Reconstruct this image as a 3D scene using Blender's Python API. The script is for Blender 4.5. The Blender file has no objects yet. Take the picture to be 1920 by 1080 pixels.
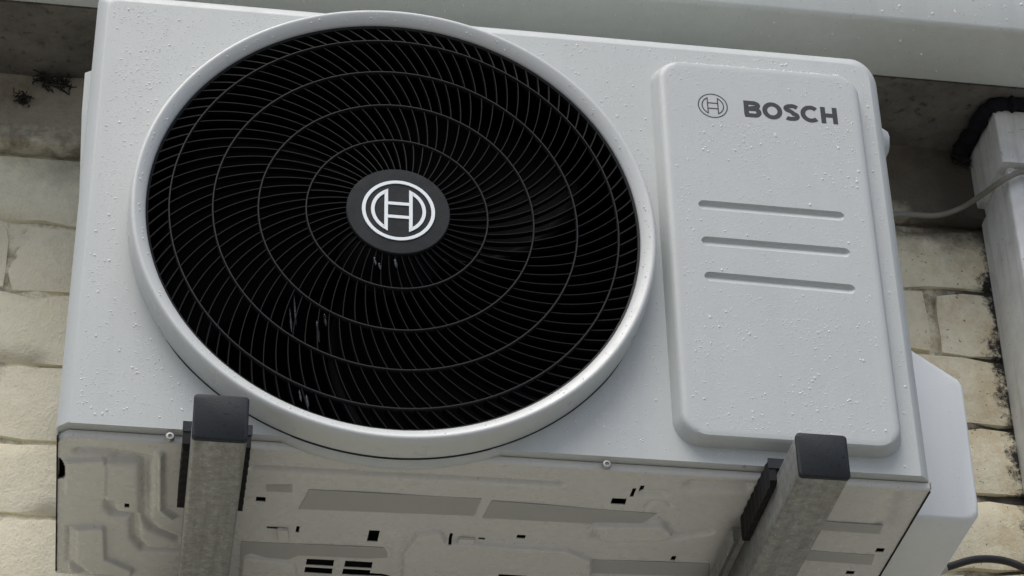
import bpy, bmesh, math, random
import numpy as np
from mathutils import Vector, Matrix, noise as mnoise
random.seed(7); rng = np.random.default_rng(7)
C = bpy.context.scene.collection
SC = bpy.context.scene
R = math.radians
pi = math.pi

# ------------------------------------------------------------------ camera, sky, sun, exposure
CAM = Vector((0.0753, -1.9324, -1.1532)); FPX = 4621.867
RX = Vector((0.9877, -0.1554, -0.0199)); DN = Vector((0.0714, 0.5597, -0.8256)); FW = Vector((0.1394, 0.8140, 0.5639))
FW.normalize(); RX = (RX - FW*RX.dot(FW)).normalized(); DN = FW.cross(RX)
cd = bpy.data.cameras.new('camera'); cam = bpy.data.objects.new('camera', cd); C.objects.link(cam); SC.camera = cam
cam.matrix_world = Matrix(((RX.x, -DN.x, -FW.x, CAM.x), (RX.y, -DN.y, -FW.y, CAM.y), (RX.z, -DN.z, -FW.z, CAM.z), (0, 0, 0, 1)))
cd.sensor_width = 36; cd.lens = FPX/1920*36; cd.clip_start = 0.05; cd.clip_end = 500

SUN_EL, SUN_AZ = 63, 208      # azimuth clockwise from +Y
w = bpy.data.worlds.new('World'); SC.world = w; w.use_nodes = True
nt = w.node_tree; nt.nodes.clear()
sky = nt.nodes.new('ShaderNodeTexSky'); sky.sky_type = 'NISHITA'; sky.sun_disc = False
sky.sun_elevation = R(SUN_EL); sky.sun_rotation = R(SUN_AZ); sky.air_density = 0.75; sky.dust_density = 4.0; sky.ozone_density = 0.5
bg = nt.nodes.new('ShaderNodeBackground'); bg.inputs['Strength'].default_value = 0.115
ow = nt.nodes.new('ShaderNodeOutputWorld')
nt.links.new(sky.outputs[0], bg.inputs[0]); nt.links.new(bg.outputs[0], ow.inputs[0])
sd = bpy.data.lights.new('sun', 'SUN'); sd.energy = 1.50; sd.angle = R(46); sd.color = (1, .995, .98)
so = bpy.data.objects.new('sun', sd); C.objects.link(so)
dirs = Vector((math.sin(R(SUN_AZ))*math.cos(R(SUN_EL)), math.cos(R(SUN_AZ))*math.cos(R(SUN_EL)), math.sin(R(SUN_EL))))
so.rotation_euler = dirs.to_track_quat('Z', 'Y').to_euler(); so.location = (0, -3, 5)
vs = SC.view_settings; vs.view_transform = 'Standard'; vs.look = 'None'; vs.gamma = 1; vs.exposure = 0.38

# ------------------------------------------------------------------ helpers
def at(px, py, ax, val):
    """point where the sight line of a photograph pixel meets the plane ax = val"""
    d = RX*((px-960)/FPX) + DN*((py-540)/FPX) + FW
    i = 'xyz'.index(ax)
    return CAM + d*((val-CAM[i])/d[i])

class MB:
    def __init__(s): s.v = []; s.f = []
    def add(s, vs, fs):
        o = len(s.v); s.v += [tuple(p) for p in vs]; s.f += [tuple(i+o for i in f) for f in fs]
    def box(s, x0, x1, y0, y1, z0, z1):
        s.add([(x, y, z) for z in (z0, z1) for y in (y0, y1) for x in (x0, x1)],
              [(0, 2, 3, 1), (4, 5, 7, 6), (0, 1, 5, 4), (1, 3, 7, 5), (3, 2, 6, 7), (2, 0, 4, 6)])
    def loft(s, loops, cap0=False, cap1=False, closed=True):
        n = len(loops[0]); vs = [p for l in loops for p in l]; fs = []
        for k in range(len(loops)-1):
            for i in range(n if closed else n-1):
                j = (i+1) % n
                fs.append((k*n+i, k*n+j, (k+1)*n+j, (k+1)*n+i))
        if cap0: fs.append(tuple(range(n))[::-1])
        if cap1: fs.append(tuple((len(loops)-1)*n+i for i in range(n)))
        s.add(vs, fs)
    def lathe(s, prof, c=(0, 0), n=128, a0=0, closed_prof=False):
        """prof: list of (radius, y); axis along y through x=c0, z=c1"""
        loops = []
        for k in range(n):
            a = a0+2*pi*k/n
            loops.append([(c[0]+r*math.cos(a), y, c[1]+r*math.sin(a)) for r, y in prof])
        loops.append(loops[0])
        m = len(prof); vs = [p for l in loops[:-1] for p in l]; fs = []
        for k in range(n):
            k2 = (k+1) % n
            for i in range(m if closed_prof else m-1):
                j = (i+1) % m
                fs.append((k*m+i, k*m+j, k2*m+j, k2*m+i))
        s.add(vs, fs)
    def tube(s, path, r, n=10, caps=True):
        P = [Vector(p) for p in path]; loops = []; up = None
        rs = r if isinstance(r, (list, tuple)) else [r]*len(P)
        for i, p in enumerate(P):
            t = (P[min(i+1, len(P)-1)]-P[max(i-1, 0)]).normalized()
            if up is None: up = t.orthogonal().normalized()
            up = (up - t*up.dot(t)).normalized(); b = t.cross(up)
            loops.append([p+rs[i]*(math.cos(2*pi*k/n)*up+math.sin(2*pi*k/n)*b) for k in range(n)])
        s.loft(loops, caps, caps)
    def build(s, name, mat, parent=None, smooth=None, bevel=None, seg=2, fix=True):
        me = bpy.data.meshes.new(name); me.from_pydata(s.v, [], s.f); me.update()
        if fix or bevel:
            bm = bmesh.new(); bm.from_mesh(me)
            bmesh.ops.remove_doubles(bm, verts=bm.verts, dist=1e-6)
            bmesh.ops.recalc_face_normals(bm, faces=bm.faces)
            if bevel:
                es = [e for e in bm.edges if len(e.link_faces) == 2 and e.calc_face_angle(0) > R(25)]
                bmesh.ops.bevel(bm, geom=es, offset=bevel, segments=seg, profile=.5, affect='EDGES', clamp_overlap=True)
            bm.to_mesh(me); bm.free()
        return link(name, me, mat, parent, smooth)

def link(name, me, mat, parent=None, smooth=None):
    if mat is not None and not me.materials: me.materials.append(mat)
    if smooth is not None:
        me.shade_smooth(); me.set_sharp_from_angle(angle=R(smooth))
    o = bpy.data.objects.new(name, me); C.objects.link(o)
    if parent: o.parent = parent
    return o
def thing(name, label, cat, group=None):
    o = bpy.data.objects.new(name, None); C.objects.link(o); o.empty_display_size = .05
    return tag(o, label, cat, group)
def tag(o, label, cat=None, group=None):
    o['label'] = label
    if cat: o['category'] = cat
    if group: o['group'] = group
    return o
def rrect(x0, x1, z0, z1, r, y, n=8):
    """rounded rectangle loop in the xz plane; r = radii of (bl, br, tr, tl)"""
    if not isinstance(r, (list, tuple)): r = (r,)*4
    out = []
    for (cx, cz, a0, q) in ((x0+r[0], z0+r[0], 180, r[0]), (x1-r[1], z0+r[1], 270, r[1]), (x1-r[2], z1-r[2], 0, r[2]), (x0+r[3], z1-r[3], 90, r[3])):
        for k in range(n+1):
            a = R(a0+90*k/n); out.append((cx+q*math.cos(a), y, cz+q*math.sin(a)))
    return out
def ribbon(pts, wdt, closed=False):
    """outline strip of a flat stroke: list of (left, right) points"""
    P = [Vector((p[0], p[1])) for p in pts]; n = len(P); L = []
    for i, p in enumerate(P):
        a = P[(i-1) % n] if (closed or i > 0) else p
        b = P[(i+1) % n] if (closed or i < n-1) else p
        d1 = (p-a).normalized() if (p-a).length > 1e-9 else None
        d2 = (b-p).normalized() if (b-p).length > 1e-9 else None
        d1 = d1 or d2; d2 = d2 or d1
        n1 = Vector((-d1.y, d1.x)); n2 = Vector((-d2.y, d2.x)); m = (n1+n2).normalized()
        k = min(1/max(m.dot(n1), .35), 2.2)
        L.append((p+m*k*wdt/2, p-m*k*wdt/2))
    return L
def strokes(mb, paths, wdt, org, yb, th):
    """flat lettering of strokes in the xz plane, standing th proud of y = yb (towards -y)"""
    for j, (pts, closed) in enumerate(paths):
        L = ribbon(pts, wdt, closed); y1 = yb-th-j*2e-5
        loops = []
        for a, b in L:
            loops.append([(org[0]+a.x, yb, org[1]+a.y), (org[0]+a.x, y1, org[1]+a.y), (org[0]+b.x, y1, org[1]+b.y), (org[0]+b.x, yb, org[1]+b.y)])
        if closed: loops.append(loops[0]); mb.loft(loops)
        else: mb.loft(loops, True, True)
def arc(cx, cz, r, a0, a1, n=24, rz=None):
    rz = rz or r
    return [(cx+r*math.cos(R(a0+(a1-a0)*k/n)), cz+rz*math.sin(R(a0+(a1-a0)*k/n))) for k in range(n+1)]

# ------------------------------------------------------------------ materials
def mat(name, col, rough=.5, metal=0, spec=.5):
    m = bpy.data.materials.new(name); m.use_nodes = True
    b = m.node_tree.nodes['Principled BSDF']
    b.inputs['Base Color'].default_value = (*col, 1); b.inputs['Roughness'].default_value = rough
    b.inputs['Metallic'].default_value = metal; b.inputs['Specular IOR Level'].default_value = spec
    return m
class N:
    """small node helper"""
    def __init__(s, m): s.m = m; s.t = m.node_tree; s.b = s.t.nodes['Principled BSDF']
    def new(s, typ, **kw):
        n = s.t.nodes.new(typ)
        for k, v in kw.items():
            if k in n.inputs: n.inputs[k].default_value = v
            else: setattr(n, k, v)
        return n
    def ln(s, a, b): s.t.links.new(a, b)
    def coord(s): return s.new('ShaderNodeNewGeometry').outputs['Position']
    def noise(s, scale, detail=4, rough=.6, vec=None, dist=0):
        n = s.new('ShaderNodeTexNoise', Scale=scale, Detail=detail, Roughness=rough, Distortion=dist)
        s.ln(vec or s.coord(), n.inputs['Vector']); return n.outputs['Fac']
    def ramp(s, fac, stops):
        n = s.new('ShaderNodeValToRGB'); el = n.color_ramp.elements
        while len(el) < len(stops): el.new(.5)
        for e, (p, c) in zip(el, stops): e.position = p; e.color = (c, c, c, 1) if not isinstance(c, tuple) else (*c, 1)
        s.ln(fac, n.inputs[0]); return n.outputs[0]
    def mix(s, fac, a, b, typ='MIX'):
        n = s.new('ShaderNodeMix', data_type='RGBA', blend_type=typ)
        for sock, v in ((n.inputs[0], fac), (n.inputs[6], a), (n.inputs[7], b)):
            if hasattr(v, 'links'): s.ln(v, sock)
            elif isinstance(v, tuple): sock.default_value = (*v, 1)
            else: sock.default_value = v
        return n.outputs[2]
    def math(s, op, a, b=0., clamp=False):
        n = s.new('ShaderNodeMath', operation=op, use_clamp=clamp)
        for sock, v in zip(n.inputs, (a, b)):
            if hasattr(v, 'links'): s.ln(v, sock)
            else: sock.default_value = v
        return n.outputs[0]
    def sep(s):
        n = s.new('ShaderNodeSeparateXYZ'); s.ln(s.coord(), n.inputs[0]); return n.outputs
    def color(s, sock): s.ln(sock, s.b.inputs['Base Color'])
    def rough(s, sock): s.ln(sock, s.b.inputs['Roughness'])
    def bump(s, sock, strength=.3, dist=.001):
        n = s.new('ShaderNodeBump', Strength=strength, Distance=dist); s.ln(sock, n.inputs['Height'])
        s.ln(n.outputs[0], s.b.inputs['Normal'])

def paint_mat(name, col, rough=.42, speck=.5, grime=.25, dirt=(.30, .28, .23), peel=.32):
    m = mat(name, col, rough); n = N(m)
    big = n.ramp(n.noise(9, 5, .65), [(.35, 0.), (.75, 1.)])
    c = n.mix(n.math('MULTIPLY', big, grime), col, tuple(x*.82 for x in col))
    v = n.new('ShaderNodeTexVoronoi', Scale=230.0); n.ln(n.coord(), v.inputs['Vector'])
    cs = n.new('ShaderNodeSeparateColor'); n.ln(v.outputs['Color'], cs.inputs[0])
    sm = n.new('ShaderNodeMapping'); sm.inputs['Scale'].default_value = (55, 55, 3.2); n.ln(n.coord(), sm.inputs[0])
    c = n.mix(n.math('MULTIPLY', n.ramp(n.noise(1., 5, .65, sm.outputs[0]), [(.48, 0.), (.78, 1.)]), grime*.8), c, tuple(x*.80 for x in col))
    sp = n.math('MULTIPLY', n.ramp(v.outputs['Distance'], [(.10, 1.), (.20, 0.)]), n.ramp(cs.outputs[0], [(.86, 0.), (.90, 1.)]))
    c = n.mix(n.math('MULTIPLY', sp, speck), c, dirt)
    v2 = n.new('ShaderNodeTexVoronoi', Scale=900.0); n.ln(n.coord(), v2.inputs['Vector'])
    c = n.mix(n.math('MULTIPLY', n.ramp(v2.outputs['Distance'], [(.2, 1.), (.7, 0.)]), .10), c, tuple(x*.75 for x in col))
    n.color(c)
    n.rough(n.ramp(n.noise(60, 4, .6), [(.3, rough-.08), (.7, rough+.1)]))
    n.bump(n.noise(620, 3, .55), peel, .0007)
    return m
M = {}
M['white'] = paint_mat('white_coated_steel', (.49, .522, .505), .40, .35, .3)
M['ring'] = paint_mat('white_ring_plastic', (.56, .588, .57), .32, .5, .12, (.25, .24, .2), .10)
M['panelwhite'] = paint_mat('white_panel_plastic', (.478, .508, .495), .42, .35, .25)
M['base'] = paint_mat('coated_base_steel', (.60, .605, .57), .28, .6, .2, (.16, .14, .11), .06)
M['plate'] = paint_mat('grey_stiffener_coating', (.39, .395, .375), .42, .4, .3, (.16, .14, .11), .06)  # darker tone for the shade painted in bands under the pan
M['cover'] = paint_mat('cover_plastic', (.70, .735, .73), .42, .4, .25)
M['black'] = mat('black_grille_plastic', (.0075, .009, .010), .55, 0, .3)
M['rib'] = mat('black_rib_plastic', (.0024, .0027, .0030), .6, 0, .16)
M['liner'] = mat('black_liner', (.0012, .0012, .0014), .9, 0, .02)
M['fan'] = mat('black_fan_plastic', (.0012, .0013, .0015), .5, 0, .06)
M['badge'] = paint_mat('charcoal_badge', (.012, .0155, .0175), .6, .8, .2, (.01, .01, .012))
M['badge'].node_tree.nodes['Principled BSDF'].inputs['Specular IOR Level'].default_value = .22
M['emblem'] = mat('pale_emblem', (.78, .84, .85), .4)
M['ink'] = mat('dark_ink', (.018, .021, .025), .55)
M['void'] = mat('dark_void', (.006, .006, .006), .9, 0, .1)
M['rubber'] = mat('black_rubber', (.006, .006, .0065), .75, 0, .3)
n = N(M['rubber']); n.bump(n.noise(300, 3, .6), .4, .001)
M['cap'] = mat('charcoal_cap_plastic', (.024, .029, .033), .6, 0, .22)
n = N(M['cap'])
n.color(n.mix(n.ramp(n.noise(260, 3, .6), [(.62, 0.), (.68, 1.)]), (.019, .0235, .027), (.007, .008, .009)))
n.bump(n.noise(500, 2, .5), .3, .0006)
M['screw'] = mat('screw_steel', (.36, .36, .34), .5, .6)
# galvanised steel
m = M['galv'] = mat('galvanised_steel', (.30, .30, .285), .5, .55)
n = N(m); v = n.new('ShaderNodeTexVoronoi', Scale=140.0); n.ln(n.coord(), v.inputs['Vector'])
sp = n.ramp(n.noise(120, 5, .7), [(.3, 0.), (.7, 1.)])
c = n.mix(sp, (.19, .195, .187), (.37, .38, .367))
c = n.mix(n.ramp(n.noise(420, 2, .5), [(.64, 0.), (.72, 1.)]), c, (.50, .50, .48))
c = n.mix(n.ramp(n.noise(25, 4, .7), [(.55, 0.), (.75, .6)]), c, (.26, .25, .22))
st = n.new('ShaderNodeMapping'); st.inputs['Scale'].default_value = (150, 7, 150); n.ln(n.coord(), st.inputs[0])
c = n.mix(n.ramp(n.noise(1., 5, .7, st.outputs[0]), [(.45, 0.), (.75, .6)]), c, (.17, .165, .145))
n.color(c); n.rough(n.ramp(n.noise(90, 4, .6), [(.3, .36), (.7, .6)])); n.bump(n.noise(260, 3, .6), .2, .0006)

# painted brick
def masonry(name, dark):
    m = mat(name, (.5, .46, .35), .8); n = N(m); xyz = n.sep()
    a = n.ramp(n.noise(14, 6, .7), [(.3, (.76, .715, .53)), (.7, (.83, .80, .63))])
    a = n.mix(n.ramp(n.noise(55, 5, .7), [(.5, 0.), (.8, .55)]), a, (.56, .52, .40))
    # bare ochre patches on the right, grime specks
    right = n.ramp(n.math('ADD', n.math('MULTIPLY', n.math('SUBTRACT', xyz[0], .80), 4.), 0.), [(.3, 0.), (.7, 1.)])
    pt = n.ramp(n.noise(28, 6, .75), [(.40, 0.), (.62, 1.)])
    a = n.mix(n.math('MULTIPLY', n.math('MULTIPLY', pt, right), .85), a, (.60, .50, .32))
    spk = n.ramp(n.noise(210, 3, .55), [(.655, 0.), (.70, 1.)])
    a = n.mix(n.math('MULTIPLY', spk, n.math('ADD', .12, n.math('MULTIPLY', right, .7))), a, (.05, .045, .035))
    # black mould hugging the trunking and creeping along the joints there
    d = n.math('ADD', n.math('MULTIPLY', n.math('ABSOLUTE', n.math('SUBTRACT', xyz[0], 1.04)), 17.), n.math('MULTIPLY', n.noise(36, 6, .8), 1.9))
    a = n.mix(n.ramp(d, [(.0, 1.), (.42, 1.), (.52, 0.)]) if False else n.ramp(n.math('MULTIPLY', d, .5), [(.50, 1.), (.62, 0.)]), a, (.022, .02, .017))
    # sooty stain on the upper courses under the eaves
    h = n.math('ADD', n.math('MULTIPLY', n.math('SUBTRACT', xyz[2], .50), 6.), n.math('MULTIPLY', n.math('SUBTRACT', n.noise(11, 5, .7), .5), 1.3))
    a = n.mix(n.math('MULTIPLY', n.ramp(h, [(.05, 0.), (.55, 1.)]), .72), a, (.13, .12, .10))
    if dark: a = n.mix(n.ramp(n.noise(22, 6, .8), [(.46, .0), (.64, .8)]), a, (.19, .165, .115))
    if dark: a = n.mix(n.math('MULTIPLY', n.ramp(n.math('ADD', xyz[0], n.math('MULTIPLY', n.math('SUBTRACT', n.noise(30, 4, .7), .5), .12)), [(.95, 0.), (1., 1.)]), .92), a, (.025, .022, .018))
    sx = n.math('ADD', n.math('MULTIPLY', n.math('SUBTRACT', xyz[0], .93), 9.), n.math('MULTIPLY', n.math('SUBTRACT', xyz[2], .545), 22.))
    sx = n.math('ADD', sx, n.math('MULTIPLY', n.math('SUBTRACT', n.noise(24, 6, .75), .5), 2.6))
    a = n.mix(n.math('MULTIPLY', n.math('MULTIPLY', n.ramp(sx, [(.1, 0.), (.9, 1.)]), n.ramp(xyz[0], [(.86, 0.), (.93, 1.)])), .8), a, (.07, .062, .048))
    n.color(a)
    hh = n.math('ADD', n.math('MULTIPLY', n.noise(70, 6, .7), .7), n.math('MULTIPLY', n.noise(330, 3, .6), .35))
    n.bump(hh, .6, .0055)
    return m
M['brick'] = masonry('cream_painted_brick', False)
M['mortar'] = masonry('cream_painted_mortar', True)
m = M['soffit'] = mat('mouldy_soffit', (.14, .13, .11), .85); n = N(m)
a = n.ramp(n.noise(16, 6, .75), [(.3, (.075, .07, .058)), (.52, (.135, .125, .105)), (.75, (.19, .18, .15))])
a = n.mix(n.ramp(n.noise(70, 4, .7), [(.56, 0.), (.70, .9)]), a, (.035, .032, .028))
n.color(a); n.bump(n.noise(80, 5, .7), .5, .004)
m = M['gutter'] = paint_mat('grey_gutter_paint', (.60, .635, .605), .42, .55, .5, (.12, .11, .09))
m = M['trunk'] = mat('grey_trunking_pvc', (.5, .51, .49), .45); n = N(m)
a = n.mix(n.ramp(n.noise(26, 6, .7), [(.42, 0.), (.72, .55)]), (.68, .70, .68), (.44, .43, .40))
a = n.mix(n.ramp(n.noise(170, 3, .6), [(.66, 0.), (.72, .7)]), a, (.1, .09, .08))
st = n.new('ShaderNodeMapping'); st.inputs['Scale'].default_value = (60, 60, 4); n.ln(n.coord(), st.inputs[0])
a = n.mix(n.ramp(n.noise(1., 4, .6, st.outputs[0]), [(.50, 0.), (.75, .5)]), a, (.24, .23, .20))
n.color(a); n.bump(n.noise(150, 3, .6), .12, .001)
M['foam'] = mat('black_foam', (.010, .010, .014), .9, 0, .2)
n = N(M['foam']); n.bump(n.noise(190, 5, .7), .9, .004)
M['cable'] = mat('grey_cable', (.20, .195, .17), .55)
M['hose'] = mat('black_hose', (.014, .014, .014), .38)
M['web'] = mat('sooty_cobweb', (.018, .016, .013), .95)
m = M['clear'] = mat('clear_fitting', (.62, .62, .58), .2); m.node_tree.nodes['Principled BSDF'].inputs['Transmission Weight'].default_value = .35
m = M['water'] = mat('water', (1, 1, 1), .05, 0, 1); m.node_tree.nodes['Principled BSDF'].inputs['Alpha'].default_value = .6
m.node_tree.nodes['Principled BSDF'].inputs['IOR'].default_value = 1.33
M['run'] = mat('water_run', (.10, .115, .12), .1); M['run'].node_tree.nodes['Principled BSDF'].inputs['Alpha'].default_value = .45  # pale translucent tone for the painted reflections of the fan
m = M['ground'] = mat('wet_paving', (.24, .235, .22), .6); n = N(m)
n.color(n.ramp(n.noise(2.5, 6, .7), [(.3, (.175, .172, .160)), (.7, (.26, .255, .24))])); n.bump(n.noise(40, 5, .6), .3, .01)

# ------------------------------------------------------------------ setting: ground, wall, soffit, gutter
YW = .34; ZS = .669
mb = MB(); mb.add([(-200, -200, -2.75), (200, -200, -2.75), (200, 200, -2.75), (-200, 200, -2.75)], [(0, 1, 2, 3)])
g = mb.build('ground', M['ground']); g['kind'] = 'structure'

wall = thing('brick_wall', 'cream painted brick wall with mouldy joints behind the white unit', 'wall')
mb = MB()
NX, NZ = 460, 130                      # painted-over joints: an uneven sheet set back from the brick faces
xs = np.linspace(-1.5, 2.7, NX); zs = np.linspace(-.50, .556, NZ)
vs = [(x, YW+max(.0012, .0078+.0055*mnoise.noise(Vector((x*16, z*24, 3)))+.002*mnoise.noise(Vector((x*60, z*60, 9)))), z) for z in zs for x in xs]
fs = [(k*NX+i, k*NX+i+1, (k+1)*NX+i+1, (k+1)*NX+i) for k in range(NZ-1) for i in range(NX-1)]
mb.add(vs, fs); mb.build('mortar', M['mortar'], wall, smooth=60, fix=False)
mb = MB(); mb.box(-1.5, 2.7, YW+.012, YW+.2, -2.75, .9); mb.build('wall_core', M['mortar'], wall)

def brick_mesh(w_, h_, seed):
    r = random.Random(seed); nx, nz = 8, 4; mb = MB()
    def pt(i, k):
        u, t = i/nx, k/nz; x = (u-.5)*w_; z = (t-.5)*h_; y = r.uniform(-.0022, .0022)
        e = 0
        if i in (0, nx): x += r.uniform(-.004, .003); e += 1
        if k in (0, nz): z += r.uniform(-.0038, .0034); e += 1
        if e == 2: x *= .985; z *= .96
        if e: y += .0035+r.uniform(-.001, .0025)
        return (x, y, z)
    front = [[pt(i, k) for i in range(nx+1)] for k in range(nz+1)]
    vs = [p for row in front for p in row]; fs = [(k*(nx+1)+i, k*(nx+1)+i+1, (k+1)*(nx+1)+i+1, (k+1)*(nx+1)+i) for k in range(nz) for i in range(nx)]
    rim = [i for i in range(nx+1)]+[k*(nx+1)+nx for k in range(1, nz+1)]+[nz*(nx+1)+i for i in range(nx-1, -1, -1)]+[k*(nx+1) for k in range(nz-1, 0, -1)]
    o = len(vs); vs += [(vs[i][0]*1.012, .02, vs[i][2]*1.03) for i in rim]
    fs += [(rim[(j+1) % len(rim)], rim[j], o+j, o+(j+1) % len(rim)) for j in range(len(rim))]
    me = bpy.data.meshes.new('brick'); me.from_pydata(vs, [], fs); me.update(); me.materials.append(M['brick'])
    me.shade_smooth(); me.set_sharp_from_angle(angle=R(70)); return me
PX, PZ = .264, .0925
bricks = [brick_mesh(PX-.008, PZ-.0075, s) for s in range(9)]
order = 0
for row in range(-5, 6):
    z0 = .0005+PZ*row + (.001 if row else 0)
    off = -.095 if row % 2 == 0 else .037
    for i in range(-6, 11):
        x0 = off+PX*i
        if x0 < -1.5 or x0+PX > 2.71: continue
        o = bpy.data.objects.new('brick', bricks[(order*5+row) % 9]); order += 1; C.objects.link(o); o.parent = wall
        o.location = (x0+PX/2+random.uniform(-.003, .003), YW+random.uniform(-.0015, .0015), z0+PZ/2+random.uniform(-.0012, .0012))
        o.rotation_euler = (random.uniform(-.006, .006), random.uniform(-.008, .008), random.uniform(-.004, .004))
# rendered band between the top course and the soffit
mb = MB(); nx = 200; L = []
for k, (y, z) in enumerate(((YW+.02, .5630), (YW-.010, .5640), (YW-.0125, .568), (YW-.0075, .60), (YW-.006, .64), (YW-.003, ZS+.01))):
    L.append([(-1.5+4.2*i/nx, y+(.010*mnoise.noise(Vector((i*.35, k*2.1, 0))) if k else 0), z+(random.uniform(-.003, .003) if k < 3 else 0)) for i in range(nx+1)])
mb.loft(L, closed=False); mb.build('render_band', M['mortar'], wall, smooth=60, fix=False)

mb = MB(); mb.box(-1.5, 2.7, .2115, YW+.02, ZS, ZS+.02); sf = mb.build('soffit', M['soffit']); sf['kind'] = 'structure'

gut = thing('gutter', 'long grey box gutter with raindrops running above the unit', 'gutter')
gp = [(.2105, ZS+.06), (.2105, ZS+.0035), (.2085, ZS+.0005), (.2055, ZS-.0008), (.115, ZS-.0008), (.1105, ZS+.0005), (.108, ZS+.004), (.104, ZS+.115), (.098, ZS+.118), (.098, ZS+.128), (.104, ZS+.130), (.110, ZS+.128), (.114, ZS+.01), (.2, ZS+.01), (.2, ZS+.06)]
mb = MB(); mb.loft([[(x, y, z) for y, z in gp] for x in np.linspace(-1.5, 2.7, 40)], True, True)
mb.build('trough', M['gutter'], gut, smooth=40)
mb = MB(); mb.box(-1.5, 2.7, .212, .24, ZS+.021, ZS+.25); mb.build('fascia_board', M['gutter'], gut)

# ------------------------------------------------------------------ the air conditioner
ac = thing('air_conditioner', 'white outdoor air conditioning unit with big round black fan grille', 'air conditioner')
CX, CZ = .2915, .2434; RH = .2385; D = .276
X0, X1, Z0, Z1 = 0., .7935, .004, .5035
BX0, BX1, BZ1 = -.0115, .8045, .5145

# front panel: flat face with the fan hole, chamfered rim, short return
def outer(y, x0, x1, z1, r):
    return [(px, y*(1-.62*min(1, max(0, (pz-(z1-r))/r))**2) if y < .02 else y, pz) for px, _, pz in rrect(x0, x1, Z0, z1, (.0012, .0012, r, r*.35), y, 8)]
loopA = outer(0, X0, X1, Z1, .020)
mb = MB()
def ray_hit(a, loop):
    d = Vector((math.cos(a), math.sin(a))); best = None
    for i in range(len(loop)):
        p = Vector((loop[i][0]-CX, loop[i][2]-CZ)); q = Vector((loop[(i+1) % len(loop)][0]-CX, loop[(i+1) % len(loop)][2]-CZ)); e = q-p
        den = d.x*e.y-d.y*e.x
        if abs(den) < 1e-12: continue
        t = (p.x*e.y-p.y*e.x)/den; s_ = (p.x*d.y-p.y*d.x)/den
        if t > 0 and -1e-6 <= s_ <= 1+1e-6 and (best is None or t < best): best = t
    return d*best
angs = sorted(set([round(2*pi*k/240, 6) for k in range(240)]+[round(math.atan2(p[2]-CZ, p[0]-CX) % (2*pi), 6) for p in loopA]))
A_, B_ = [], []
for a in angs:
    h = ray_hit(a, loopA); A_.append((CX+h.x, 0, CZ+h.y)); B_.append((CX+RH*math.cos(a), 0, CZ+RH*math.sin(a)))
I_ = [(p[0]+(CX-p[0])*.006, 0, p[2]+(CZ-p[2])*.006) for p in A_]
mb.loft([A_, I_, B_]); mb.loft([B_, [(p[0], .012, p[2]) for p in B_]])
l1 = outer(.0, X0, X1, Z1, .020)
l1b = outer(.0012, X0-.0022, X1+.0022, Z1+.0022, .021)
l2 = outer(.0092, BX0+.0012, BX1-.0012, BZ1-.0012, .027)
l3 = outer(.0115, BX0, BX1, BZ1, .028)
l4 = outer(.030, BX0, BX1, BZ1, .028)
mb.loft([l1, l1b, l2, l3, l4])
fp = mb.build('front_panel', M['white'], ac, smooth=24)
# shell behind it
def side(x0, x1, nm):
    mb = MB(); mb.box(x0, x1, .0305, D, .001, BZ1-.030); return mb.build(nm, M['white'], ac, bevel=.001)
side(BX0+.001, BX0+.003, 'side_panel'); side(BX1-.003, BX1-.001, 'side_panel')
tp = rrect(BX0+.0009, BX1-.0009, BZ1-.0292, BZ1-.0008, (.001, .001, .027, .0092), .0305, 8)
tpi = rrect(BX0+.003, BX1-.003, BZ1-.0292, BZ1-.003, (.001, .001, .025, .008), .0305, 8)
mb = MB(); mb.loft([tp, [(p[0], D, p[2]) for p in tp], [(p[0], D, p[2]) for p in tpi], tpi, tp]); mb.build('top_panel', M['white'], ac, smooth=38)
mb = MB(); mb.box(BX0+.004, BX1-.004, D-.012, D-.008, .004, BZ1-.005); mb.build('rear_coil', M['void'], ac)
mb = MB(); mb.box(.552, .555, .013, D-.013, .004, BZ1-.005); mb.build('partition', M['void'], ac)

# hand grips on the two flanks
mb = MB()
gl = [(-.0115, .05), (-.019, .056), (-.019, .16), (-.0115, .17)]
mb.loft([[(x, y, z) for x, y in gl] for z in (.452, )] + [[(-.0115-(x_ < -.012)*.0085*k, y, z) for x_, y in gl] for k, z in ((1, .452), (.9, .40), (.45, .33), (.05, .26))], True, True)
mb.build('hand_grip', M['white'], ac, bevel=.002)
mb = MB(); pr = [(.2, .036), (.9, .044), (1., .055), (1., .10), (.6, .125)]
mb.loft([[(.8035+.0225*k*q, y, z) for k, y in pr]+[(.8035, .125, z), (.8035, .036, z)] for z, q in ((.458, .25), (.456, .7), (.452, .95), (.446, 1.), (.434, .95), (.424, .6), (.418, .2))], True, True)
mb.build('hand_grip', M['white'], ac, smooth=50)

# valve cover on the right flank
mb = MB(); cvx = .8035
poly = [(cvx, .262), (.8475, .2275), (.892, .1965), (.8955, .191), (.8965, .184), (.8945, .045), (.8932, .036), (.888, .0305), (.880, .0285), (cvx, .0285)]
def inset(pl, d):
    c = Vector((.85, .13)); return [(x if abs(x-cvx) < 1e-6 else x-d*(1 if x > .87 else .4), z+(-d if z > .15 else d)) for x, z in pl]
pin = inset(poly, .004); pin2 = inset(poly, .0015)
mb.loft([[(x, .120, z) for x, z in pin], [(x, .1212, z) for x, z in pin2], [(x, .124, z) for x, z in poly], [(x, .262, z) for x, z in poly]], True, True)
cov = mb.build('valve_cover', M['cover'], ac, smooth=50)

# fan surround ring
mb = MB()
mb.lathe([(.2556, .0005), (.2554, -.0085), (.2550, -.020), (.2542, -.0265), (.2528, -.0298), (.2508, -.0306), (.2488, -.0300), (.2440, -.0272), (.2402, -.0240), (.2392, -.0222), (.2390, -.010), (.2390, .0005)], (CX, CZ), 192)
ring = mb.build('fan_ring', M['ring'], ac, smooth=50)
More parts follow.
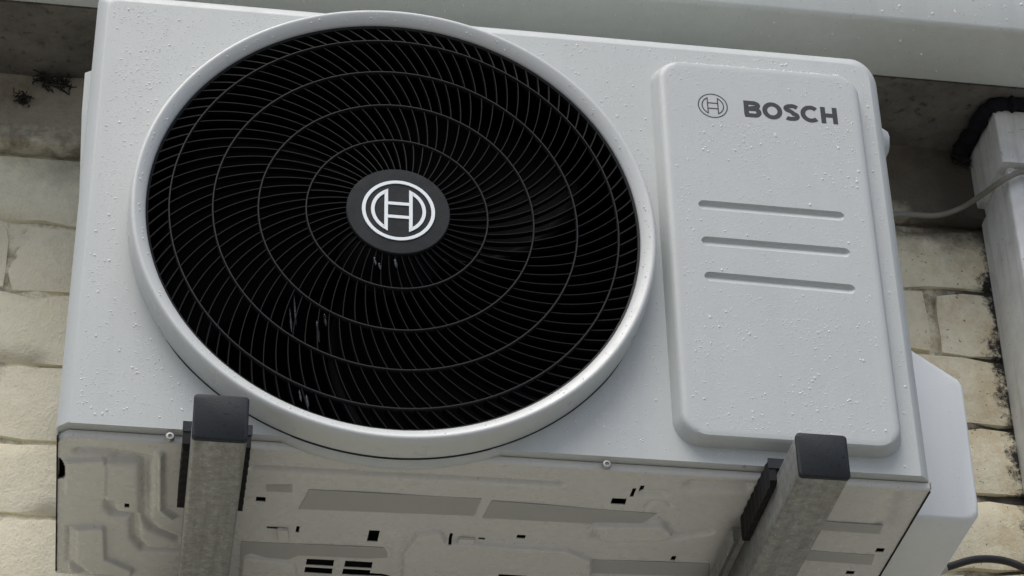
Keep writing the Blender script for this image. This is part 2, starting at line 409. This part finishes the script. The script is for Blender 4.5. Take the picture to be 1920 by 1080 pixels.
# little swage of the panel under the ring, dipping below the lip
mb = MB(); a0, a1 = 236, 304
L = []
for k in range(49):
    a = R(a0+(a1-a0)*k/48); q = math.sin(pi*k/48)**.7
    L.append([(CX+r*math.cos(a), y, CZ+r*math.sin(a)) for r, y in ((.2540, -.001), (.2572, .0012), (.2580+.0020*q, .0050), (.2585+.0030*q, .0095), (.2580+.0025*q, .0120), (.249, .0128))])
mb.loft(L, closed=False); mb.build('ring_swage', M['white'], ac, smooth=60)

mb = MB(); L = []  # dark strip drawn in for the shadow gap below the ring
for k in range(65):
    a = R(214+116*k/64); q = min(1, 6*math.sin(pi*k/64))
    L.append([(CX+r*math.cos(a), y, CZ+r*math.sin(a)) for r, y in ((.2550, -.0010), (.2555+.0011*q, -.0006), (.2555+.0012*q, .0030), (.2550, .0034))])
mb.loft(L, closed=False); mb.build('ring_gasket', M['cap'], ac, smooth=40)
# interior: shroud, motor, fan
mb = MB(); mb.lathe([(.2382, -.021), (.2370, .10), (.2375, .12)], (CX, CZ), 96)
mb.build('fan_shroud', M['liner'], ac, smooth=40)
fan = thing('fan', '', ''); [fan.pop(k, None) for k in list(fan.keys())]
C.objects.unlink(fan); bpy.data.objects.remove(fan)
mb = MB(); mb.lathe([(0.0001, .028), (.03, .030), (.050, .040), (.056, .06), (.056, .12), (0.0001, .12)], (CX, CZ), 48)
fan = mb.build('fan', M['fan'], ac, smooth=40)
for b in range(3):
    mb = MB(); L = []
    for i in range(15):
        t = i/14; r = .05+t*.178; span = R(78-6*t); mid = R(b*120+28+34*t**1.3)
        row = []
        for k in range(13):
            s_ = k/12; a = mid+span*(s_-.5); y = .035+.075*s_+.012*math.sin(pi*s_)*(1-t)
            row.append((CX+r*math.cos(a), y, CZ+r*math.sin(a)))
        L.append(row)
    mb.loft(L, closed=False); bo = mb.build('blade', M['fan'], fan, smooth=60)
    so_ = bo.modifiers.new('thick', 'SOLIDIFY'); so_.thickness = .003

# grille: ribs in five zones, four hoops, rim, badge with the emblem
def gy(r): return np.interp(r, [.0, .05, .0877, .1331, .1762, .2173, .239], [-.0335, -.0328, -.0284, -.0262, -.0250, -.0240, -.0205])
mb = MB(); mb.lathe([(.2389, -.0216), (.2368, -.0200), (.2368, -.012), (.2389, -.012)], (CX, CZ), 128)
gr = mb.build('grille', M['black'], ac, smooth=40)
for r in (.0877, .1331, .1762, .2173):
    mb = MB(); y = gy(r)
    mb.lathe([(r-.0009, y-.0004), (r-.0004, y-.0010), (r+.0004, y-.0010), (r+.0009, y-.0004), (r+.0009, y+.0045), (r-.0009, y+.0045)], (CX, CZ), 128, closed_prof=True)
    mb.build('grille_hoop', M['black'], gr, smooth=50)
zones = [(.047, .0877, 54, 0), (.0877, .1331, 66, 1.9), (.1331, .1762, 82, .7), (.1762, .2173, 92, 2.2), (.2173, .2386, 102, 1.1)]
nrib = 0
for zi, (ra, rb, cnt, ph) in enumerate(zones):
    mb = MB(); L = []; th = 0; n_ = 7; hw = .00040
    depth = .0075 if zi < 4 else .011; hw = .00040 if zi < 4 else .00062
    for i in range(n_+1):
        r = ra+(rb-ra)*i/n_; psi = R(12+(r-.07)*178)
        if i: th += math.tan(psi)*((rb-ra)/n_)/r
        c_, s_ = math.cos(th), math.sin(th); d = Vector((math.cos(th+psi), math.sin(th+psi))); q = Vector((-d.y, d.x))
        p = Vector((r*c_, r*s_)); y = gy(r)+.0004
        L.append([(p.x+q.x*hw, y, p.y+q.y*hw), (p.x-q.x*hw, y, p.y-q.y*hw), (p.x-q.x*hw*.6, y+depth, p.y-q.y*hw*.6), (p.x+q.x*hw*.6, y+depth, p.y+q.y*hw*.6)])
    mb.loft(L, True, True)
    proto = mb.build('grille_rib', M['rib'], gr); proto.location = (CX, 0, CZ)
    for k in range(cnt):
        if nrib >= 298 and k > 0: break
        o = proto if k == 0 else proto.copy()
        if k: C.objects.link(o); o.parent = gr
        o.rotation_euler = (0, -(2*pi*k/cnt+ph), 0); nrib += 1
    if k < cnt-1:                       # the rest of the outer zone as one joined part
        src = proto.data; vs, fs = [], []
        for kk in range(k, cnt):
            m_ = Matrix.Rotation(-(2*pi*kk/cnt+ph), 3, 'Y'); o_ = len(vs)
            vs += [tuple(m_ @ v.co) for v in src.vertices]; fs += [tuple(i+o_ for i in p_.vertices) for p_ in src.polygons]
        mb = MB(); mb.add(vs, fs); o = mb.build('grille_rib_set', M['rib'], gr, fix=False); o.location = (CX, 0, CZ); o['kind'] = 'stuff'
BX, BZ = .2918, .2420
mb = MB(); mb.lathe([(.0500, -.027), (.0502, -.0332), (.0494, -.0342), (.02, -.0346), (.0001, -.0347)], (BX, BZ), 96)
badge = mb.build('badge', M['badge'], gr, smooth=40)
def emblem_paths(s_):
    o = .0335*s_; i = .0248*s_; cxx = .0119*s_; h = math.sqrt(i*i-cxx*cxx); ang = math.degrees(math.acos(cxx/i))
    P = [(arc(0, 0, o, 0, 360, 72)[:-1], True)]
    P.append((arc(0, 0, i, -ang, ang, 20), True)); P.append((arc(0, 0, i, 180-ang, 180+ang, 20), True))
    for zz in (.0078*s_, -.0078*s_): P.append(([(-cxx, zz), (cxx, zz)], False))
    return P
mb = MB(); strokes(mb, emblem_paths(1), .0034, (BX, BZ), -.0344, .0009)
mb.build('emblem', M['emblem'], gr)

# service panel with three pressed grooves, emblem and lettering
pl = []
for (x0, x1, z0, z1, r, y) in ((.5560, .7788, .0205, .4790, .026, .0005), (.5605, .7745, .0222, .4755, .025, -.0125), (.5622, .7728, .0230, .4738, .024, -.0152), (.5645, .7706, .0245, .4722, .022, -.0166), (.5680, .7670, .0275, .4690, .019, -.0170), (.5710, .7640, .0305, .4660, .017, -.0170)):
    pl.append(rrect(x0, x1, z0, z1, r, y, 8))
mb = MB(); mb.loft(pl, True, True)
sp_ = mb.build('service_panel', M['panelwhite'], ac)
cut = MB()
for (xa, za, xb, zb) in ((.5985, .2908, .7370, .2896), (.5987, .2466, .7382, .2453), (.5990, .2044, .7392, .2015)):
    loops = []
    d = Vector((xb-xa, 0, zb-za)).normalized(); up = Vector((-d.z, 0, d.x)); rr = .0056
    ts = [(-rr*math.cos(R(a)), math.sin(R(a))) for a in (8, 30, 60, 90)]
    L_ = (Vector((xb, 0, zb))-Vector((xa, 0, za))).length
    for t, k in ts+[(L_-t, k) for t, k in ts[::-1]]:
        c_ = Vector((xa, -.0174, za))+d*t
        loops.append([c_+(up*rr*zq+Vector((0, 1, 0))*rr*yq)*k for zq, yq in ((1.02, -.3), (1., .1), (.80, .62), (.45, .82), (.1, .72), (-.75, .28), (-1., .08), (-1.02, -.3))])
    cut.loft(loops, True, True)
cu = cut.build('cutter', M['panelwhite'])
bo = sp_.modifiers.new('grooves', 'BOOLEAN'); bo.object = cu; bo.operation = 'DIFFERENCE'; bo.solver = 'EXACT'
bpy.context.view_layer.update(); dg = bpy.context.evaluated_depsgraph_get()
me = bpy.data.meshes.new_from_object(sp_.evaluated_get(dg)); sp_.modifiers.clear(); sp_.data = me
me.shade_smooth(); me.set_sharp_from_angle(angle=R(32))
bpy.data.objects.remove(cu)
YP = -.0170
mb = MB(); strokes(mb, emblem_paths(.0151/.0335), .0011, (.6161, .4178), YP+.0002, .0004); mb.build('emblem_print', M['ink'], sp_)
H_, S_ = .0212, .0051; h2 = S_/2
def lt(x): return x
LET = {
 'B': [([(h2, h2), (h2, H_-h2), (.0105, H_-h2)]+arc(.0105, H_*.735, .0044, 90, -90, 10, H_*.265-h2)+[(h2+.001, H_*.47+.001)], False),
       ([(h2+.001, H_*.51), (.0110, H_*.51)]+arc(.0110, (H_*.51+h2)/2, .0047, 90, -90, 10, (H_*.51-h2)/2)+[(h2-.002, h2)], False)],
 'O': [(arc(.0105, H_/2, .0105-h2, 0, 360, 40, H_/2-h2+.0004)[:-1], True)],
 'S': [([(.0140, H_*.80)]+arc(.0085, H_*.745, .0062-.0009, 52, 90, 4, H_*.255-h2+.0004)+arc(.0074, H_*.735, .0052, 95, 250, 12, H_*.255-h2+.0003)+[(.0085, H_*.515)]+arc(.0085, H_*.27, .0050, 75, -90, 12, H_*.25-h2+.0006)+arc(.0070, H_*.265, .0062, -95, -140, 5, H_*.265-h2+.0004), False)],
 'C': [(arc(.0108, H_/2, .0108-h2, 46, 314, 30, H_/2-h2+.0004), False)],
 'H': [([(h2, 0), (h2, H_)], False), ([(.0175-h2, 0), (.0175-h2, H_)], False), ([(h2, H_/2), (.0175-h2, H_/2)], False)]}
for ch, x in (('B', 0.), ('O', .0194), ('S', .0424), ('C', .0597), ('H', .0812)):
    mb = MB(); strokes(mb, LET[ch], S_, (.6487+x, .4070), YP+.0002, .0004); mb.build('letter', M['ink'], sp_)

# base pan: pressed sheet, a fine height field with real slots
ZB = -.004
def P2(px, py):
    v = at(px, py, 'z', ZB); return (v.x, v.y)
bx0, bx1, by0, by1 = -.0105, .8055, .0118, D
slots = []
def slot(px, py, wpx, hpx): 
    a = P2(px-wpx/2, py); b = P2(px+wpx/2, py); c = P2(px, py-hpx/2); d = P2(px, py+hpx/2)
    slots.append((a[0], b[0], c[1], d[1]))
for s_ in ((489, 936, 18, 9), (558, 993, 6, 12), (700, 1005, 20, 22), (845, 1007, 6, 13), (977, 1006, 17, 7), (600, 1055, 52, 12), (672, 1059, 52, 12), (597, 1070, 52, 11), (668, 1073, 52, 11), (960, 1074, 54, 10), (1028, 1078, 52, 10), (1160, 940, 28, 11), (1263, 1047, 9, 9), (238, 948, 9, 9), (1650, 1032, 16, 8), (1594, 1074, 16, 7), (511, 990, 22, 4), (903, 1010, 12, 4), (1187, 924, 7, 16), (1203, 917, 8, 12)): slot(*s_)
slots.append((.29, .34, .240, .246)); slots.append((.46, .52, .240, .246))
X = np.unique(np.round(np.concatenate([np.linspace(bx0, bx1, 620)]+[np.array([s_[0], s_[1]]) for s_ in slots]), 5))
Y = np.unique(np.round(np.concatenate([np.linspace(by0, by1, 230)]+[np.array([s_[2], s_[3]]) for s_ in slots]), 5))
GX, GY = np.meshgrid(X, Y); Hh = np.zeros_like(GX)      # positive = pressed down towards the viewer
def smooth(d, wd): return 1/(1+np.exp(np.clip(d/wd*4, -40, 40)))
def sd_poly(pts):
    """signed distance to a polygon given in photograph pixels, on the pan"""
    P = [P2(*p) for p in pts]; d = np.full_like(GX, 1e9); ins = np.zeros(GX.shape, bool)
    for i in range(len(P)):
        (ax, ay), (bx, by) = P[i], P[(i+1) % len(P)]
        ex, ey = bx-ax, by-ay; t = np.clip(((GX-ax)*ex+(GY-ay)*ey)/(ex*ex+ey*ey+1e-12), 0, 1)
        d = np.minimum(d, np.hypot(GX-ax-t*ex, GY-ay-t*ey))
        c = ((ay > GY) != (by > GY)) & (GX < (bx-ax)*(GY-ay)/(by-ay+1e-12)+ax); ins ^= c
    return np.where(ins, -d, d)
def sd_line(pts):
    P = [P2(*p) for p in pts]; d = np.full_like(GX, 1e9)
    for (ax, ay), (bx, by) in zip(P[:-1], P[1:]):
        ex, ey = bx-ax, by-ay; t = np.clip(((GX-ax)*ex+(GY-ay)*ey)/(ex*ex+ey*ey+1e-12), 0, 1)
        d = np.minimum(d, np.hypot(GX-ax-t*ex, GY-ay-t*ey))
    return d
def pad(pts, h, rad=.004, wd=.0035):
    global Hh; Hh = Hh + 2.0*h*smooth(sd_poly(pts)-rad, wd*.42)
shade_bands = []
def shade_band(pts, slope): shade_bands.append(pts)
def groove(pts, h, wd):
    global Hh; d = sd_line(pts); Hh = Hh - 2.5*h*np.exp(-(d/(1.3*wd))**2)
pad([(108, 866), (190, 862), (190, 921), (104, 919)], .0022)
pad([(206, 868), (258, 872), (258, 938), (206, 932)], .0018)
groove([(150, 847), (205, 850)], .0022, .004); groove([(225, 858), (262, 862)], .0030, .006)
groove([(271, 862), (272, 975), (288, 994), (334, 1014)], .0030, .0032)
groove([(206, 940), (206, 955), (215, 965), (252, 968), (253, 1010), (270, 1031), (334, 1035)], .0026, .0030)
groove([(300, 850), (300, 950), (322, 966)], -.0022, .0025)
pad([(138, 990), (188, 988), (190, 1044), (240, 1066), (240, 1120), (138, 1120)], .0026)
groove([(134, 990), (134, 1050), (166, 1073), (250, 1079)], .0022, .003)
groove([(477, 878), (760, 893), (1050, 909)], .0026, .0026)
shade_band([(580, 917), (903, 934), (889, 966), (560, 953)], .30)
shade_band([(922, 938), (1232, 962), (1196, 985), (905, 970)], .30)
shade_band([(500, 908), (548, 908), (548, 922), (500, 920)], .28)
shade_band([(452, 1014), (720, 1026), (736, 1044), (690, 1046), (560, 1040), (540, 1048), (505, 1046), (470, 1036), (450, 1044)], .28)
pad([(462, 1044), (520, 1050), (545, 1056), (560, 1110), (455, 1110)], .0022)
pad([(788, 1000), (820, 996), (830, 1014), (1060, 1030), (1100, 1046), (1100, 1110), (760, 1110), (764, 1030)], .0028)
shade_band([(770, 1036), (1330, 1056), (1330, 1080), (880, 1066), (770, 1066)], .22)
groove([(742, 1006), (740, 1080)], -.0012, .006)
pad([(1118, 982), (1240, 984), (1252, 996), (1240, 1004), (1130, 1006), (1112, 998)], .0030)
groove([(1112, 990), (1118, 1008), (1150, 1014), (1240, 1010), (1330, 998)], .0022, .003)
groove([(1212, 951), (1218, 945), (1228, 941), (1240, 940), (1250, 943), (1257, 949)], .0010, .0016)
groove([(1210, 926), (1240, 927)], .0016, .004); groove([(1300, 910), (1400, 915)], .0022, .006)
shade_band([(1538, 976), (1656, 984), (1650, 1000), (1524, 992)], .26); shade_band([(1506, 1030), (1640, 1040), (1634, 1058), (1490, 1048)], .26)
groove([(1676, 930), (1660, 980)], .0016, .006)
groove([(1240, 972), (1252, 986)], .0010, .0024)
edge = np.minimum(np.minimum(GX-bx0, bx1-GX), np.minimum(GY-by0, by1-GY))
fade = np.clip((edge-.004)/.006, 0, 1); Hh = np.maximum(Hh, -.0068)*fade*fade*(3-2*fade)
Zf = ZB - Hh + .0004*np.sin(GX*40)*np.sin(GY*55)*fade
nxx, nyy = len(X), len(Y)
keep = np.ones((nyy-1, nxx-1), bool); xm = (X[1:]+X[:-1])/2; ym = (Y[1:]+Y[:-1])/2
for (a, b, c, d) in slots:
    keep &= ~(((xm > a) & (xm < b))[None, :] & ((ym > c) & (ym < d))[:, None])
# chamfer at the front left corner and the dark notch behind it
keep &= ~((xm[None, :]-bx0)+(ym[:, None]-by0) < .0095)
nq = P2(108, 878); keep &= ~((((xm[None, :]-bx0)/.0085)**2+((ym[:, None]-nq[1])/.020)**2) < 1)
idx = np.arange(nxx*nyy).reshape(nyy, nxx)
q = np.stack([idx[:-1, :-1], idx[1:, :-1], idx[1:, 1:], idx[:-1, 1:]], -1)[keep]
me = bpy.data.meshes.new('base_pan'); me.from_pydata(np.stack([GX.ravel(), GY.ravel(), Zf.ravel()], 1).tolist(), [], q.tolist()); me.update()
bm = bmesh.new(); bm.from_mesh(me); bmesh.ops.delete(bm, geom=[v for v in bm.verts if not v.link_faces], context='VERTS'); bm.to_mesh(me); bm.free()
pan = link('base_pan', me, M['base'], ac, 70)
so_ = pan.modifiers.new('gauge', 'SOLIDIFY'); so_.thickness = .0012; so_.offset = -1
mb = MB(); mb.box(bx0+.002, bx1-.002, by0+.004, by1-.002, .0046, .0056); mb.build('pan_inside', M['void'], pan)
# upturned flange of the pan: the light line under the front lip
mb = MB(); pr = [(.0114, .0036), (.0106, .0030), (.0104, -.0014), (.0110, -.0034), (.0123, -.0043)]
xx = np.linspace(bx0+.0095, bx1-.001, 60)
mb.loft([[(x, y, z) for y, z in pr] for x in xx], closed=False); 
mb.loft([[(bx0+.0095, y, z) for y, z in pr], [(bx0+.0005, y+.0098, z) for y, z in pr]], closed=False)
mb.loft([[(bx0+.0005, .0168+k*(D-.017), z) for z in (.0036, -.0042)] for k in (0, 1)], closed=False)
mb.loft([[(bx1-.0003, .008+k*(D-.008), z) for z in (.0036, -.0042)] for k in (0, 1)], closed=False)
mb.build('pan_flange', M['base'], pan, smooth=40)
for px, py, r in ((318, 826, .0044), (1135, 878, .0044), (1392, 878, .0022)):
    v = at(px, py, 'y', .0088); mb = MB()
    mb.lathe([(.0001, .0020), (r*.35, .0016), (r*.45, .0), (r*.8, .0002), (r, .0018), (r, .0045)], (v.x, v.z), 20)
    o = mb.build('screw', M['screw'], ac, smooth=40)
for pts in shade_bands:                      # thin darker sheets painting the shaded bands on the pan underside
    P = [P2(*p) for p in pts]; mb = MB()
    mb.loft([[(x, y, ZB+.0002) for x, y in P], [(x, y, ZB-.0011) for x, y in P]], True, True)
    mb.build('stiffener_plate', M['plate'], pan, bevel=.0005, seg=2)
# dark strips added for the shaded gap along the pan's cut edges
ye = [.0135]+[.02+.0125*k for k in range(21)]
for xe, sg in ((bx1+.0002, -1), (bx0-.0002, 1)):
    mb = MB(); mb.loft([[(xe, y, ZB-.0012), (xe+sg*(.0012+.0011*abs(mnoise.noise(Vector((y*90, xe*9, 4))))), y, ZB-.0012), (xe+sg*.0015, y, ZB+.0022), (xe, y, ZB+.0022)] for y in ye], True, True)
    mb.build('edge_seal', M['rubber'], pan)
# bent tabs on the pan
def tab(pts, h):
    P = [P2(*p) for p in pts]; mb = MB()
    mb.loft([[(x, y, ZB-.0002) for x, y in P], [(x, y, ZB-h) for x, y in P]], True, True); mb.build('bent_tab', M['base'], pan, bevel=.0004, seg=1)
tab([(520, 988), (540, 990), (541, 1008), (522, 1006)], .004); tab([(860, 1006), (890, 1007), (884, 1026), (856, 1024)], .004)

# ------------------------------------------------------------------ wall brackets
def bracket(x0, x1, yf, label):
    b = thing('wall_bracket', label, 'bracket', 'galvanised brackets carrying the unit')
    zt, zb = -.0215, -.0655; th = .0022
    mb = MB()
    o_ = rrect(x0, x1, zb, zt, .0035, 0, 4); i_ = rrect(x0+th, x1-th, zb+th, zt-th, .0015, 0, 4)
    ys = yf+.005
    mb.loft([[(p[0], ys, p[2]) for p in i_], [(p[0], ys, p[2]) for p in o_], [(p[0], YW-.006, p[2]) for p in o_]])
    mb.build('bar', M['galv'], b, smooth=40)
    mb = MB()
    c_ = [(x0-.0004, x1+.0004, zb-.0004, zt+.0004, yf+.0048), (x0-.0004, x1+.0004, zb-.0004, zt+.0004, yf+.0012), (x0+.0009, x1-.0009, zb+.0009, zt-.0009, yf)]
    mb.loft([rrect(a, b_, c, d, .0038, y, 5) for a, b_, c, d, y in c_], True, True)
    mb.build('end_cap', M['cap'], b, smooth=40)
    # ribbed rubber saddle between bar and pan
    mb = MB(); ex = .0068; n = 17; y0, y1 = -.033, .083; L = []
    for side_ in (0, 1):
        xa, xb = (x0-ex, x0-.0002) if side_ == 0 else (x1+.0002, x1+ex)
        L = []
        for k in range(n+1):
            y = y0+(y1-y0)*k/n; bl = .0012 if k % 2 else 0; e = bl if side_ == 0 else -bl
            zl = -.034+(.004 if k in (0, n) else 0)
            L.append([((xa+e) if side_ == 0 else xa, y, zl+bl*.5), ((xb) if side_ == 0 else xb+e, y, zl+bl*.5), ((xb) if side_ == 0 else xb+e, y, -.0068), ((xa+e) if side_ == 0 else xa, y, -.0068)])
        mb.loft(L, True, True)
    mb.box(x0-ex+.0012, x1+ex-.0012, y0+.002, y1-.002, -.0212, -.0062)
    mb.build('rubber_saddle', M['rubber'], b)
    mb = MB(); mb.box(x0-.0075, x1+.0075, y0-.0008, y0+.0004, -.0178, -.0068); mb.build('saddle_lip', M['cap'], b, bevel=.0004, seg=1)
    mb = MB(); mb.box(x0-.020, x1+.020, YW-.0062, YW-.003, -.14, -.02); mb.build('wall_plate', M['galv'], b, bevel=.0006)
    return b
bl = bracket(.1080, .1550, -.1045, 'grey steel bracket with dark end cap below the round fan grille')
br = bracket(.6428, .6890, -.1050, 'grey steel bracket with dark end cap below the lettered panel')
mb = MB(); mb.box(.6285, .6405, .0845, YW-.007, -.0180, -.0150); mb.box(.6285, .6300, .0845, YW-.007, -.0320, -.0181)
mb.build('foot_rail', M['galv'], br, bevel=.0004, seg=1)

# ------------------------------------------------------------------ trunking, foam, cables at the right
tk = thing('pipe_trunking', 'pale grey vertical pipe trunking box on the wall right of the unit', 'trunking')
TX0, TY = 1.0362, .2430
mb = MB()
def tprof(x0, x1, yf, z): return [(x0, YW-.001, z), (x0, yf+.003, z), (x0+.0009, yf+.0009, z), (x0+.003, yf, z), (x1-.003, yf, z), (x1-.0009, yf+.0009, z), (x1, yf+.003, z), (x1, YW-.001, z)]
mb.loft([tprof(TX0, TX0+.11, TY, z) for z in (-2.74, .562)], True, True); mb.build('trunking_cover', M['trunk'], tk, smooth=50)
mb = MB(); mb.loft([tprof(TX0+.004, TX0+.106, TY+.006, z) for z in (.5625, .582)], True, True); mb.build('trunking_back', M['trunk'], tk, smooth=50)
mb = MB(); mb.loft([tprof(TX0-.0050, TX0+.115, TY-.005, z) for z in (.580, .6565)], True, True); mb.build('trunking_sleeve', M['trunk'], tk, smooth=50)

def wob(path, amp, n=6):
    out = []; P = [Vector(p) for p in path]
    for a, b in zip(P[:-1], P[1:]):
        for k in range(n): out.append(a.lerp(b, k/n)+Vector([random.uniform(-amp, amp) for _ in range(3)]))
    return out+[P[-1]]
mb = MB(); pth = wob([(1.0165, YW-.002, .6600), (1.0195, .300, .6595), (1.0225, .246, .6600), (1.031, .2335, .6610), (1.06, .2315, .6625), (1.16, .2315, .6625)], .0012, 7)
mb.tube(pth, [.0085+random.uniform(-.002, .0028) for _ in pth], 10)
tag(mb.build('foam_sealant', M['foam'], None, smooth=70), 'lumpy black foam along the soffit above the grey trunking', 'foam')

def spline(pts, n=8):
    P = [Vector(p) for p in pts]; P = [P[0]*2-P[1]]+P+[P[-1]*2-P[-2]]; out = []
    for i in range(1, len(P)-2):
        for k in range(n):
            t = k/n; a, b, c, d = P[i-1:i+3]
            out.append(.5*((2*b)+(c-a)*t+(2*a-5*b+4*c-d)*t*t+(3*b-a-3*c+d)*t**3))
    return out+[P[-2]]
cb = [(1.16, .236, .572), (1.09, .2345, .5675), tuple(at(1918, 322, 'y', .234)), tuple(at(1890, 333, 'y', .2345)), tuple(at(1866, 348, 'y', .250)), tuple(at(1836, 369, 'y', .285)), tuple(at(1800, 391, 'y', .3195)), tuple(at(1755, 404, 'y', .3205)), tuple(at(1690, 402, 'y', .3205)), (.88, .3205, .545), (.80, .3205, .548)]
mb = MB(); mb.tube(spline(cb), .0034, 10)
tag(mb.build('cable', M['cable'], None, smooth=60), 'thin grey cable looping from the trunking towards the unit', 'cable')
hs = [(.885, .27, .02), tuple(at(1740, 1078, 'y', .285)), tuple(at(1785, 1061, 'y', .29)), tuple(at(1830, 1049, 'y', .295)), tuple(at(1880, 1051, 'y', .30)), tuple(at(1925, 1068, 'y', .30)), tuple(at(1990, 1110, 'y', .31)), (1.03, .322, -.02), (1.03, .325, -.3)]
mb = MB(); mb.tube(spline(hs), .0042, 12)
hose = tag(mb.build('hose', M['hose'], None, smooth=60), 'black hose arching over the bricks at lower right', 'hose')
ha = spline(hs); 
mb = MB(); c0 = at(1708, 1082, 'y', .283); c1 = at(1772, 1066, 'y', .288)
mb.tube([c0.lerp(c1, k/9) for k in range(10)], [.0062, .0066, .0058, .0066, .0058, .0066, .0058, .0066, .0056, .005], 14); mb.build('hose_fitting', M['clear'], hose, smooth=40)

# ------------------------------------------------------------------ cobwebs, painted fan reflections, drips and raindrops
def web(px, py, sz, seed, label, y=.333):
    r = random.Random(seed); c = at(px, py, 'y', y); mb = MB()
    for k in range(46):
        a = r.uniform(0, 2*pi); L = sz*(.2+.8*r.random()**1.6); p = c+Vector((r.gauss(0, sz*.34), r.uniform(-.006, .004), r.gauss(0, sz*.30)))
        q = p+Vector((math.cos(a)*L, r.uniform(-.004, .003), math.sin(a)*L*.8))
        m_ = (p+q)/2+Vector((r.gauss(0, sz*.12), 0, r.gauss(0, sz*.12)-sz*.08))
        mb.tube([p, m_, q], r.uniform(.00035, .0010), 4)
    for k in range(14):
        p = c+Vector((r.gauss(0, sz*.2), r.uniform(-.003, .003), r.gauss(0, sz*.2))); s_ = sz*r.uniform(.05, .13)
        mb.lathe([(.0001, p.y-s_*.6), (s_, p.y), (.0001, p.y+s_*.6)], (p.x, p.z), 6)
    tag(mb.build('cobweb', M['web'], None, fix=False), label, 'cobweb', 'sooty cobwebs under the soffit')
web(85, 152, .016, 1, 'sooty cobweb in the middle of the three left of the unit', .331)
web(120, 155, .015, 2, 'sooty cobweb stretching down to the white unit edge', .331)
web(45, 184, .012, 3, 'sooty cobweb hanging lowest and farthest left on the wall', .331)
web(1805, 300, .016, 4, 'sooty cobweb below the black foam beside the trunking', .328)

def drops(name, pts, parent):
    """pts: (x, y, z, radius, normal) flattened beads of water"""
    mb = MB()
    for (x, y, z, r, nrm, fl) in pts:
        nv = Vector(nrm); t1 = nv.orthogonal().normalized(); t2 = nv.cross(t1); p = Vector((x, y, z)); vs = []; fs = []
        for q, hgt in ((1, -.08), (.86, .42*fl), (.5, .8*fl)):
            vs += [p+(t1*math.cos(2*pi*k/8)+t2*math.sin(2*pi*k/8))*r*q+nv*r*hgt for k in range(8)]
        vs.append(p+nv*r*.95*fl)
        for k in range(8):
            j = (k+1) % 8; fs += [(k, j, 8+j, 8+k), (8+k, 8+j, 16+j, 16+k), (16+k, 16+j, 24)]
        fs.append(tuple(range(7, -1, -1))); mb.add(vs, fs)
    o = mb.build(name, M['water'], parent, smooth=80, fix=True); o['kind'] = 'stuff'; return o
def dsize(): return .00036*(1-random.random()*.985)**-.36
def clump(x, z): return .5+.5*math.sin(x*37+math.sin(z*23)*2)*math.sin(z*31+math.sin(x*19)*2)
mb = MB()
for px, py, ln, wd, yy in ((703, 489, 15, .0012, -.0315), (712, 499, 12, .0014, -.0312), (742, 494, 17, .0016, -.0315), (553, 580, 60, .0010, -.020), (545, 600, 46, .0012, -.018), (596, 622, 40, .0016, -.018), (610, 600, 24, .0018, -.018), (563, 742, 22, .0010, -.022), (576, 752, 24, .0015, -.021)):
    a_ = at(px-2, py-ln/2, 'y', yy); b_ = at(px+2, py+ln/2, 'y', yy)
    mb.tube([a_.lerp(b_, k/5) for k in range(6)], [wd*.3, wd*.8, wd*.7, wd, wd*.8, wd*.3], 7)
o = mb.build('water_runs', M['run'], gr, smooth=80); o['kind'] = 'stuff'  # pale strands set in the grille as painted reflections of the fan
pts = []
while len(pts) < 3300:
    x, z = random.uniform(.005, .79), random.uniform(.012, .5)
    if math.hypot(x-CX, z-CZ) < .264 or (.55 < x < .784 and .015 < z < .484): continue
    if random.random() > .15+.85*clump(x, z)**2*(.35+z*1.3): continue
    pts.append((x, 0, z, dsize(), (0, -1, 0), .7))
for k in range(260):
    x = random.uniform(.0, .79); pts.append((x, .004, Z1+.0047, random.choice((.0005, .0007, .0010)), (0, -.7, .72), .5))
drops('raindrops', pts, ac)
pts = []
while len(pts) < 2600:
    x, z = random.uniform(.572, .763), random.uniform(.031, .465)
    if any(abs(z-zz) < .010 for zz in (.290, .246, .203)) and .585 < x < .752: continue
    if random.random() > .15+.85*clump(x+.3, z)**2: continue
    if .403 < z < .437 and .598 < x < .752: continue
    pts.append((x, YP, z, dsize(), (0, -1, 0), .7))
for k in range(70): pts.append((random.uniform(.585, .755), -.0150, .4733, random.choice((.0007, .001, .0014)), (0, -.6, .8), 1))
drops('raindrops', pts, sp_)
pts = []
for k in range(170):
    a = random.uniform(0, 2*pi); r = random.uniform(.2420, .2475); pts.append((CX+r*math.cos(a), np.interp(r, [.2402, .244, .2488], [-.024, -.0272, -.03]), CZ+r*math.sin(a), random.choice((.0005, .0007, .001)), (-.6*math.cos(a), -.8, -.6*math.sin(a)), 1))
drops('raindrops', pts, ring)
pts = []
for k in range(420): pts.append((random.uniform(-.3, 1.5), np.interp(z_ := random.uniform(ZS+.006, ZS+.11), [ZS+.004, ZS+.115], [.108, .104]), z_, random.choice((.0006, .0009, .0012, .0018)), (0, -1, 0), 1))
for px, py, r in ((1688, 76, .0022), (1727, 101, .0020), (1450, 42, .0012), (1790, 20, .002), (1560, 64, .0012), (1880, 70, .0014), (1280, 24, .0011)):
    v = at(px, py, 'z', ZS-.0008); pts.append((v.x, v.y, v.z, r, (0, 0, -1), 1.3))
for k in range(110):
    x = random.uniform(-.1, 1.2); pts.append((x, random.uniform(.118, .2), ZS-.0008, random.choice((.0006, .0008, .001)), (0, 0, -1), 1))
drops('raindrops', pts, gut)
